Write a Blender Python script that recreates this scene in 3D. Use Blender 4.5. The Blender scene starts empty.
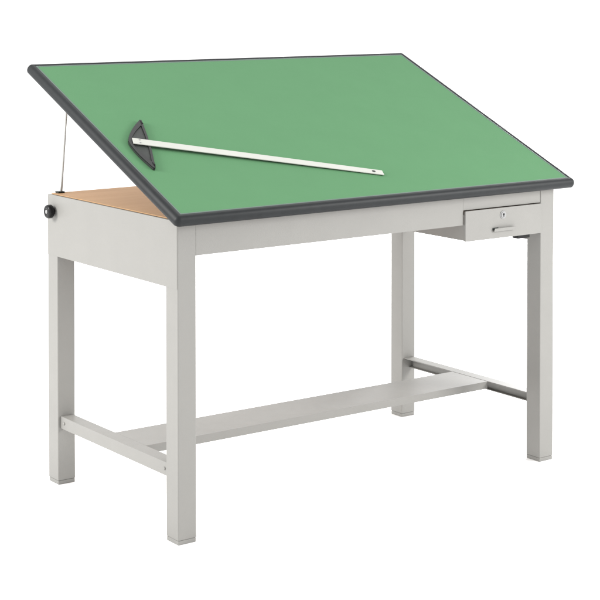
import bpy, bmesh, math
from mathutils import Vector, Matrix

S = bpy.context.scene
C = S.collection
R = math.radians

# ---------------------------------------------------------------- camera
cam = bpy.data.cameras.new("camera")
cam_o = bpy.data.objects.new("camera", cam); C.objects.link(cam_o)
cam_o.location = (-2.3642, -3.7892, 1.5049)
cam_o.rotation_euler = (R(90 - 1.6485), 0, R(-36.1603))
cam.sensor_width = 36.0
cam.lens = 1674.35 / 600 * 36
cam.shift_y = -(300 - 33.54) / 600
cam.clip_end = 500
S.camera = cam_o

# ---------------------------------------------------------------- world: evenly lit white studio
AMB = 1.6
w = bpy.data.worlds.new("World"); S.world = w
w.use_nodes = True
w.node_tree.nodes["Background"].inputs[0].default_value = (1.0, 1.0, 1.0, 1)
w.node_tree.nodes["Background"].inputs[1].default_value = AMB

# ---------------------------------------------------------------- studio lamps and one added back light
def softbox(name, loc, target, size, power, col=(1, 1, 1)):
    l = bpy.data.lights.new(name, 'AREA'); l.shape = 'RECTANGLE'
    l.size, l.size_y = size; l.energy = power; l.color = col
    o = bpy.data.objects.new(name, l); C.objects.link(o)
    o.location = loc
    o.rotation_euler = (Vector(target) - Vector(loc)).to_track_quat('-Z', 'Y').to_euler()
    return o
softbox('key_softbox', (-3.2, 1.3, 2.5), (0, 0.4, 0.5), (1.3, 1.3), 205, (1.0, .99, .97))
softbox('fill_softbox', (2.9, -2.5, 1.75), (1.2, 0.1, 0.4), (1.0, 1.3), 128, (1.0, .995, .98))
softbox('added_back_light', (5.2, 2.7, 1.6), (0.9, 0.3, 0.2), (1.2, 1.2), 330, (1, 1, 1))  # added out of frame to lift the footrest and wash out floor shadows

S.render.engine = 'CYCLES'
S.view_settings.view_transform = 'Standard'
S.view_settings.look = 'None'
S.view_settings.exposure = 0
S.view_settings.gamma = 1
S.view_settings.use_curve_mapping = False

# ---------------------------------------------------------------- materials
def mat(name, col, rough=.5, spec=.5, metal=0, var=.04, vscale=6, bump=0, bscale=400, coat=0, wear=0):
    m = bpy.data.materials.new(name); m.use_nodes = True
    nt = m.node_tree; b = nt.nodes['Principled BSDF']
    b.inputs['Roughness'].default_value = rough
    b.inputs['Specular IOR Level'].default_value = spec
    b.inputs['Metallic'].default_value = metal
    b.inputs['Coat Weight'].default_value = coat
    tc = nt.nodes.new('ShaderNodeTexCoord')
    n = nt.nodes.new('ShaderNodeTexNoise'); n.inputs['Scale'].default_value = vscale
    n.inputs['Detail'].default_value = 5
    nt.links.new(tc.outputs['Object'], n.inputs['Vector'])
    r = nt.nodes.new('ShaderNodeValToRGB')
    r.color_ramp.elements[0].position = .3; r.color_ramp.elements[1].position = .7
    r.color_ramp.elements[0].color = tuple(c * (1 - var) for c in col) + (1,)
    r.color_ramp.elements[1].color = tuple(c * (1 + var) for c in col) + (1,)
    nt.links.new(n.outputs['Fac'], r.inputs[0]); nt.links.new(r.outputs[0], b.inputs['Base Color'])
    if wear:
        n3 = nt.nodes.new('ShaderNodeTexNoise'); n3.inputs['Scale'].default_value = 9
        n3.inputs['Detail'].default_value = 8; n3.inputs['Roughness'].default_value = .65; n3.inputs['Distortion'].default_value = 1.2
        mr = nt.nodes.new('ShaderNodeMapRange')
        mr.inputs['To Min'].default_value = rough - wear; mr.inputs['To Max'].default_value = rough + wear
        nt.links.new(tc.outputs['Object'], n3.inputs['Vector'])
        nt.links.new(n3.outputs['Fac'], mr.inputs['Value']); nt.links.new(mr.outputs[0], b.inputs['Roughness'])
    if bump:
        n2 = nt.nodes.new('ShaderNodeTexNoise'); n2.inputs['Scale'].default_value = bscale
        n2.inputs['Detail'].default_value = 3
        nt.links.new(tc.outputs['Object'], n2.inputs['Vector'])
        bp = nt.nodes.new('ShaderNodeBump'); bp.inputs['Strength'].default_value = bump
        bp.inputs['Distance'].default_value = .001
        nt.links.new(n2.outputs['Fac'], bp.inputs['Height']); nt.links.new(bp.outputs[0], b.inputs['Normal'])
    return m

GREY = mat('grey enamelled steel', (.184, .1805, .170), .42, .3, var=.018, vscale=9, bump=.22, bscale=350, wear=.07)
FLOOR = mat('white paper', (.965, .965, .965), .9, .1, var=.005)
GREEN = mat('green vinyl', (.075, .178, .087), .7, .08, var=.014, vscale=9, bump=.3, bscale=600, wear=.06)
TRIM = mat('charcoal vinyl edging', (.009, .0105, .0115), .5, .2, var=.12, vscale=40, bump=.05, bscale=300)
BLACK = mat('black plastic', (.005, .005, .0055), .32, .2, var=.1)
SMOKE = mat('smoky grey plastic', (.022, .025, .023), .45, .2, var=.15, vscale=30)
WHITE = mat('white painted blade', (.37, .375, .345), .45, .25, var=.03)
STEEL = mat('brushed steel', (.22, .22, .22), .4, .4, metal=.3, var=.05)
LIP_HIGHLIGHT = mat('grey green lip highlight', (.085, .122, .102), .5, .25, var=.06, vscale=30)  # highlight along the trim lip, painted in as a paler colour
ROD = mat('pale grey plated rod', (.30, .30, .29), .4, .4, var=.05)
MDF = mat('board core', (.22, .15, .09), .8, .2, var=.1, vscale=40)

def wood_mat():
    m = mat('tan plywood', (.36, .215, .115), .6, .1)
    nt = m.node_tree; b = nt.nodes['Principled BSDF']
    tc = nt.nodes.new('ShaderNodeTexCoord')
    mp = nt.nodes.new('ShaderNodeMapping'); mp.inputs['Scale'].default_value = (1.2, 14, 14)
    n = nt.nodes.new('ShaderNodeTexNoise'); n.inputs['Scale'].default_value = 3
    n.inputs['Detail'].default_value = 8; n.inputs['Distortion'].default_value = .8
    r = nt.nodes.new('ShaderNodeValToRGB')
    r.color_ramp.elements[0].position = .3; r.color_ramp.elements[1].position = .72
    r.color_ramp.elements[0].color = (.315, .192, .100, 1)
    r.color_ramp.elements[1].color = (.350, .220, .122, 1)
    nt.links.new(tc.outputs['Object'], mp.inputs['Vector']); nt.links.new(mp.outputs[0], n.inputs['Vector'])
    nt.links.new(n.outputs['Fac'], r.inputs[0]); nt.links.new(r.outputs[0], b.inputs['Base Color'])
    return m
WOOD = wood_mat()

# ---------------------------------------------------------------- mesh helpers
def link(name, bm, m, parent=None, smooth=False, bevel=0, seg=3):
    me = bpy.data.meshes.new(name)
    bmesh.ops.recalc_face_normals(bm, faces=bm.faces)
    bm.to_mesh(me); bm.free(); me.materials.append(m)
    o = bpy.data.objects.new(name, me); C.objects.link(o); o.parent = parent
    if bevel:
        md = o.modifiers.new('bevel', 'BEVEL'); md.width = bevel; md.segments = seg
        md.limit_method = 'ANGLE'; md.angle_limit = R(40); md.harden_normals = True
        smooth = True
    if smooth:
        for p in me.polygons: p.use_smooth = True
    return o

def box(bm, x0, x1, y0, y1, z0, z1):
    v = [bm.verts.new((x, y, z)) for z in (z0, z1) for y in (y0, y1) for x in (x0, x1)]
    for f in ((0, 2, 3, 1), (4, 5, 7, 6), (0, 1, 5, 4), (2, 6, 7, 3), (0, 4, 6, 2), (1, 3, 7, 5)):
        bm.faces.new([v[i] for i in f])

def extrude_profile(bm, prof, axis, a, b):
    """closed 2-D profile swept from a to b; axis 'x': prof=(y,z); axis 'y': prof=(x,z)"""
    def P(t, p): return (t, p[0], p[1]) if axis == 'x' else (p[0], t, p[1])
    A = [bm.verts.new(P(a, p)) for p in prof]; B = [bm.verts.new(P(b, p)) for p in prof]
    n = len(prof)
    for i in range(n): bm.faces.new((A[i], A[(i + 1) % n], B[(i + 1) % n], B[i]))
    bm.faces.new(A); bm.faces.new(B[::-1])

def lathe(bm, prof, origin, axis, n=40):
    """prof = list of (distance along axis, radius)"""
    ax = Vector(axis).normalized(); u = ax.orthogonal().normalized(); v = ax.cross(u)
    o = Vector(origin); rings = []
    for d, r in prof:
        rings.append([bm.verts.new(o + ax * d + (u * math.cos(2 * math.pi * k / n) + v * math.sin(2 * math.pi * k / n)) * r) for k in range(n)])
    for a, b in zip(rings, rings[1:]):
        for k in range(n): bm.faces.new((a[k], a[(k + 1) % n], b[(k + 1) % n], b[k]))
    bm.faces.new(rings[0][::-1]); bm.faces.new(rings[-1])

def prism(bm, pts, z0, z1):
    A = [bm.verts.new((x, y, z0)) for x, y in pts]; B = [bm.verts.new((x, y, z1)) for x, y in pts]
    n = len(pts)
    for i in range(n): bm.faces.new((A[i], A[(i + 1) % n], B[(i + 1) % n], B[i]))
    bm.faces.new(A[::-1]); bm.faces.new(B)

def empty(name, label=None, cat=None, loc=(0, 0, 0)):
    o = bpy.data.objects.new(name, None); C.objects.link(o); o.location = loc
    o.empty_display_size = .1
    if label: o['label'] = label; o['category'] = cat
    return o

# ---------------------------------------------------------------- setting
bm = bmesh.new(); box(bm, -40, 40, -40, 40, -.02, 0)
fl = link('floor', bm, FLOOR); fl['kind'] = 'structure'

# ---------------------------------------------------------------- drafting table
L, D, H = 1.400, .7407, .8741
LW, LD = .0583, .0610
table = empty('drafting_table', 'light grey steel drafting table with tilted green drawing board, drawer and footrest bar', 'drafting table')

def leg(x, y):
    bm = bmesh.new(); box(bm, x, x + LW, y, y + LD, .012, H)
    o = link('leg', bm, GREY, table, bevel=.0028)
    bm = bmesh.new(); box(bm, x + .0012, x + LW - .0012, y + .0012, y + LD - .0012, 0, .0118)
    link('foot_cap', bm, GREY, o, bevel=.0015)
for x in (0, L - LW):
    for y in (0, D - LD): leg(x, y)

T = .002
def side_panel(sx):
    # folded sheet: outer face between the legs with flanges turned inwards
    z0, z1 = .6915, H
    if sx: f = lambda a: L - a
    else: f = lambda a: a
    bm = bmesh.new()
    prof = [(f(-.0008), z0), (f(-.0008), z1), (f(.026), z1), (f(.026), z1 - T), (f(.001 + T), z1 - T),
            (f(.001 + T), z0 + T), (f(.020), z0 + T), (f(.020), z0)]
    extrude_profile(bm, prof, 'y', LD + .0004, D - LD - .0004)
    # the outer skin laps over both legs to the corners of the base
    xa, xb = sorted((f(-.0008), f(-.0001)))
    box(bm, xa, xb,   .0024, LD + .0004, z0, z1); box(bm, xa, xb, D - LD - .0004, D - .0024, z0, z1)
    bmesh.ops.remove_doubles(bm, verts=bm.verts, dist=1e-5)
    return link('side_panel', bm, GREY, table)
side_panel(0); side_panel(1)

def apron(front):
    z0, z1 = H - .0968, H
    g = (lambda a: a) if front else (lambda a: D - a)
    prof = [(g(.0014), z0), (g(.0014), z1 - .001), (g(.026), z1 - .001), (g(.026), z1 - .001 - T), (g(.002 + T), z1 - .001 - T),
            (g(.002 + T), z0 + T), (g(.022), z0 + T), (g(.022), z0)]
    bm = bmesh.new()
    if front:   # the right end is open for the drawer below a narrow top rail
        extrude_profile(bm, prof, 'x', LW + .0001, 1.0195)
        prof2 = [(g(.0014), H - .0515)] + prof[1:5] + [(g(.002 + T), H - .0515)]
        extrude_profile(bm, prof2, 'x', 1.0195, L - LW - .0004)
    else:
        extrude_profile(bm, prof, 'x', LW + .0004, L - LW - .0004)
    return link('front_apron' if front else 'back_apron', bm, GREY, table, bevel=.0007, seg=2)
apron(True); apron(False)

# tan plywood panel closing the top of the base
bm = bmesh.new(); box(bm, .006, L - .006, .030, D - .014, H + .0006, H + .0035)
link('wood_panel', bm, WOOD, table, bevel=.0007, seg=2)

# stretchers: steel angle, top + outer flange; bottom flange added to shade the hollow
HS, ST = .2079, .0371
def stretcher(sx):
    f = (lambda a: L - a) if sx else (lambda a: a)
    prof = [(f(.009), HS - ST), (f(.009), HS), (f(.050), HS), (f(.050), HS - .003), (f(.012), HS - .003), (f(.012), HS - ST + .003), (f(.026), HS - ST + .003), (f(.026), HS - ST)]
    bm = bmesh.new(); extrude_profile(bm, prof, 'y', LD + .0004, D - LD - .0004)
    o = link('stretcher', bm, GREY, table, bevel=.0009, seg=2)
    for y, s in ((LD, 1), (D - LD, -1)):    # welded end tab with a bolt head
        bm = bmesh.new(); lathe(bm, [(0, .0048), (.002, .0046), (.003, .0030)], (f(.0088), y + s * .022, HS - ST * .5), (1 if sx else -1, 0, 0), 6)
        link('bolt', bm, GREY, o)
stretcher(0); stretcher(1)

# footrest: folded sheet shelf between the stretchers
s0, s1, sth = .2506, .4250, .0245
prof = [(s0, HS - sth), (s0, HS - .0005), (s1, HS - .0005), (s1, HS - sth), (s1 - .014, HS - sth), (s1 - .014, HS - sth + T),
        (s1 - T, HS - sth + T), (s1 - T, HS - .003), (s0 + T, HS - .003), (s0 + T, HS - sth + T), (s0 + .014, HS - sth + T), (s0 + .014, HS - sth)]
bm = bmesh.new(); extrude_profile(bm, prof, 'x', .0505, L - .0505)
link('footrest', bm, GREY, table, bevel=.0012, seg=2)

# ---------------------------------------------------------------- drawer
dx0, dx1, dz0, dz1 = 1.0215, L - LW - .0015, .7272, .8205
drawer_body = bmesh.new(); box(drawer_body, dx0, dx1, -.006, .0005, dz0, dz1)
drawer = link('drawer', drawer_body, GREY, table, bevel=.0016)
bm = bmesh.new(); box(bm, dx0 + .003, dx1 - .010, .0009, .42, dz0 + .002, dz1 - .012)
link('drawer_box', bm, GREY, drawer, bevel=.001, seg=2)
xc = (dx0 + dx1) / 2 - .005
bm = bmesh.new(); lathe(bm, [(0, .0125), (.0012, .0125), (.0016, .0118), (.0016, .0095), (.0032, .0090), (.0036, .0082)], (xc, -.0061, .7985), (0, -1, 0), 36)
lk = link('lock', bm, STEEL, drawer)
bm = bmesh.new()
lathe(bm, [(0, .0033), (.0006, .0033)], (xc, -.0097, .8000), (0, -1, 0), 20)
box(bm, xc - .0013, xc + .0013, -.01035, -.0097, .7928, .7995)
link('keyhole', bm, BLACK, lk)
# pull: small bent lip over a dark finger slot
bm = bmesh.new(); box(bm, xc - .044, xc - .020, -.0068, -.0061, .7535, .7610)
link('finger_slot', bm, SMOKE, drawer)
bm = bmesh.new()
extrude_profile(bm, [(-.0070, .7490), (-.0070, .7510), (-.0120, .7545), (-.0145, .7600), (-.0162, .7594), (-.0136, .7528), (-.0125, .7490)], 'x', xc - .042, xc + .044)
link('handle', bm, GREY, drawer, bevel=.0006, seg=2)
# black stop under the right end of the drawer
bm = bmesh.new(); box(bm, 1.248, 1.300, .004, .030, .7155, .7268)
link('drawer_stop', bm, BLACK, table, bevel=.002)

# ---------------------------------------------------------------- tilt clamp knob on the left side, support rods
bm = bmesh.new()
lathe(bm, [(0, .010), (.006, .010), (.0075, .0185), (.010, .0205), (.021, .0205), (.0245, .0185), (.026, .0145), (.0255, .0085), (.024, .0070)], (-.0004, .700, .826), (-1, 0, 0), 44)
kn = link('clamp_knob', bm, BLACK, table, smooth=True)
bm = bmesh.new(); lathe(bm, [(0, .0065), (.0022, .0060), (.003, .004)], (-.0245, .700, .826), (-1, 0, 0), 20)
link('screw', bm, STEEL, kn, smooth=True)

TILT = R(23.6558)
XL, XR, YF, ZF, BL, TH = -.0309, 1.4545, -.038, .8632, .9450, .0288
def support_rod(x):
    y0, y1 = .715, .668
    z1 = ZF + (y1 - YF) * math.tan(TILT) - .002
    a = Vector((x, y0, H - .03)); b = Vector((x, y1, z1))
    bm = bmesh.new(); ax = b - a
    lathe(bm, [(0, .0034), (ax.length, .0034)], a, ax, 16)
    o = link('support_rod', bm, ROD, table, smooth=True)
    bm = bmesh.new(); box(bm, x - .012, x + .010, y0 - .010, y0 + .012, H + .0040, H + .0085)
    link('rod_guide', bm, SMOKE, o, bevel=.001)
support_rod(.030); support_rod(L - .030)

# ---------------------------------------------------------------- drawing board (built flat, then tilted)
BW = XR - XL
board_m = Matrix.Translation((XL, YF, ZF)) @ Matrix.Rotation(TILT, 4, 'X')
RIM = .027
bm = bmesh.new(); box(bm, .013, BW - .013, .013, BL - .013, .0015, TH - .0035)
board = link('drawing_board', bm, MDF, table); board.matrix_local = board_m
bm = bmesh.new(); prism(bm, [(RIM, RIM), (BW - RIM, RIM), (BW - RIM, BL - RIM), (RIM, BL - RIM)], TH - .0030, TH - .0010)
link('green_surface', bm, GREEN, board, bevel=.0008, seg=2)
# edging: rounded vinyl section swept round the board with rounded corners
def rrect(off, r, n=8):
    r = max(r - off, .0008)
    pts = []
    x0, x1, y0, y1 = off, BW - off, off, BL - off
    for cx, cy, a0 in ((x1 - r, y1 - r, 0), (x0 + r, y1 - r, 90), (x0 + r, y0 + r, 180), (x1 - r, y0 + r, 270)):
        for k in range(n + 1):
            a = R(a0 + 90 * k / n); pts.append((cx + r * math.cos(a), cy + r * math.sin(a)))
    return pts
prof = [(.0210, .0003), (.0075, 0), (.0045, .0008), (.0022, .0030), (.0007, .0065), (0, .0110), (.0003, .0150), (.0012, .0182), (.0026, .0214),
        (.0046, .0245), (.0070, .0268), (.0096, TH - .0007), (.0125, TH - .0001), (.0205, TH - .0001), (.0210, TH - .0012), (.0210, TH - .0040)]
LIP = .0211
bm = bmesh.new(); rings = []
for off, z in prof: rings.append([bm.verts.new((x, y, z)) for x, y in rrect(off, .016)])
def sweep(rings, bm):
    m_, n = len(rings), len(rings[0])
    for i in range(m_):
        a, b = rings[i], rings[(i + 1) % m_]
        for k in range(n): bm.faces.new((a[k], a[(k + 1) % n], b[(k + 1) % n], b[k]))
sweep(rings, bm)
link('edge_trim', bm, TRIM, board, smooth=True)
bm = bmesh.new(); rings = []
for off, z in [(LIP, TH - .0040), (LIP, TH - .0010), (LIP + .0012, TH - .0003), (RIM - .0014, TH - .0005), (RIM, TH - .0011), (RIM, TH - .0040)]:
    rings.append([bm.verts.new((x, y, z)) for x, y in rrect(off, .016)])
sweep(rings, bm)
link('painted_lip_highlight', bm, LIP_HIGHLIGHT, board, smooth=True)  # pale strip stands in for light caught on the trim lip

# ---------------------------------------------------------------- T-square lying across the board
tsq = empty('t_square', 'black headed T-square with long white blade lying slanted across the green board', 't-square')
ang = math.atan2(-.358, .934)
tsq.matrix_world = board_m @ Matrix.Translation((.112 + .005, .398, TH - .0010)) @ Matrix.Rotation(ang, 4, 'Z')
# head local frame: +x along the blade, +y up the board; straight inner edge, bowed outer edge
def bow(s, t, n=14):
    pts = [(.010, -.148 * s), (.014 , -.05), (.014, .05), (.010, .148 * s)]
    out = []
    for k in range(n + 1):
        u_ = 1 - 2 * k / n
        out.append((.004 - t * (1 - abs(u_) ** 1.45), .148 * s * u_))
    return pts + out
bm = bmesh.new(); prism(bm, bow(1, .052), .0004, .0062)
hd = link('head', bm, SMOKE, tsq, bevel=.0008, seg=2)
# black raised rim round the head
bm = bmesh.new()
def ringloop(s, t, dx=0):
    return [(x + dx, y) for x, y in bow(s, t)]
o_ = bow(1, .052)
cx_, cy_ = sum(p[0] for p in o_) / len(o_), 0
i_ = []
for x, y in o_:
    i_.append((x - .0065 if x > .006 else x + .0085, y * .86))
A = [[bm.verts.new((x, y, z)) for x, y in q] for q, z in ((o_, .0063), (o_, .0092), (i_, .0092), (i_, .0063))]
N = len(o_)
for j in range(4):
    a, b = A[j], A[(j + 1) % 4]
    for k in range(N): bm.faces.new((a[k], a[(k + 1) % N], b[(k + 1) % N], b[k]))
link('rim', bm, BLACK, hd)
# blade, a thin tapered strip raised on the head and resting on the board at its tip
bl = .742; x0 = -.036
bm = bmesh.new()
def strip(w0, w1, z0, z1, th, xa, xb, nn=24):
    T_, B_ = [], []
    for k in range(nn + 1):
        f = k / nn; x = xa + (xb - xa) * f; h = (w0 + (w1 - w0) * f) / 2; z = z0 + (z1 - z0) * f
        T_.append((bm.verts.new((x, -h, z + th)), bm.verts.new((x, h, z + th))))
        B_.append((bm.verts.new((x, -h, z)), bm.verts.new((x, h, z))))
    for k in range(nn):
        bm.faces.new((T_[k][0], T_[k + 1][0], T_[k + 1][1], T_[k][1]))
        bm.faces.new((B_[k][1], B_[k + 1][1], B_[k + 1][0], B_[k][0]))
        bm.faces.new((B_[k][0], B_[k + 1][0], T_[k + 1][0], T_[k][0]))
        bm.faces.new((T_[k][1], T_[k + 1][1], B_[k + 1][1], B_[k][1]))
    bm.faces.new((B_[0][0], T_[0][0], T_[0][1], B_[0][1])); bm.faces.new((B_[-1][1], T_[-1][1], T_[-1][0], B_[-1][0]))
strip(.034, .027, .0095, .0025, .0028, x0, x0 + bl + .022)
blade = link('blade', bm, WHITE, tsq, bevel=.0008, seg=2)
bm = bmesh.new(); lathe(bm, [(0, .0055), (.0006, .0055)], (x0 + bl - .008, 0, .0056), (0, 0, 1), 20)
link('hanging_hole', bm, SMOKE, blade)
bm = bmesh.new()
for yy in (-.009, .009):
    lathe(bm, [(0, .0030), (.0012, .0027), (.0016, .0015)], (-.015, yy, .0121), (0, 0, 1), 14)
link('rivets', bm, STEEL, blade)
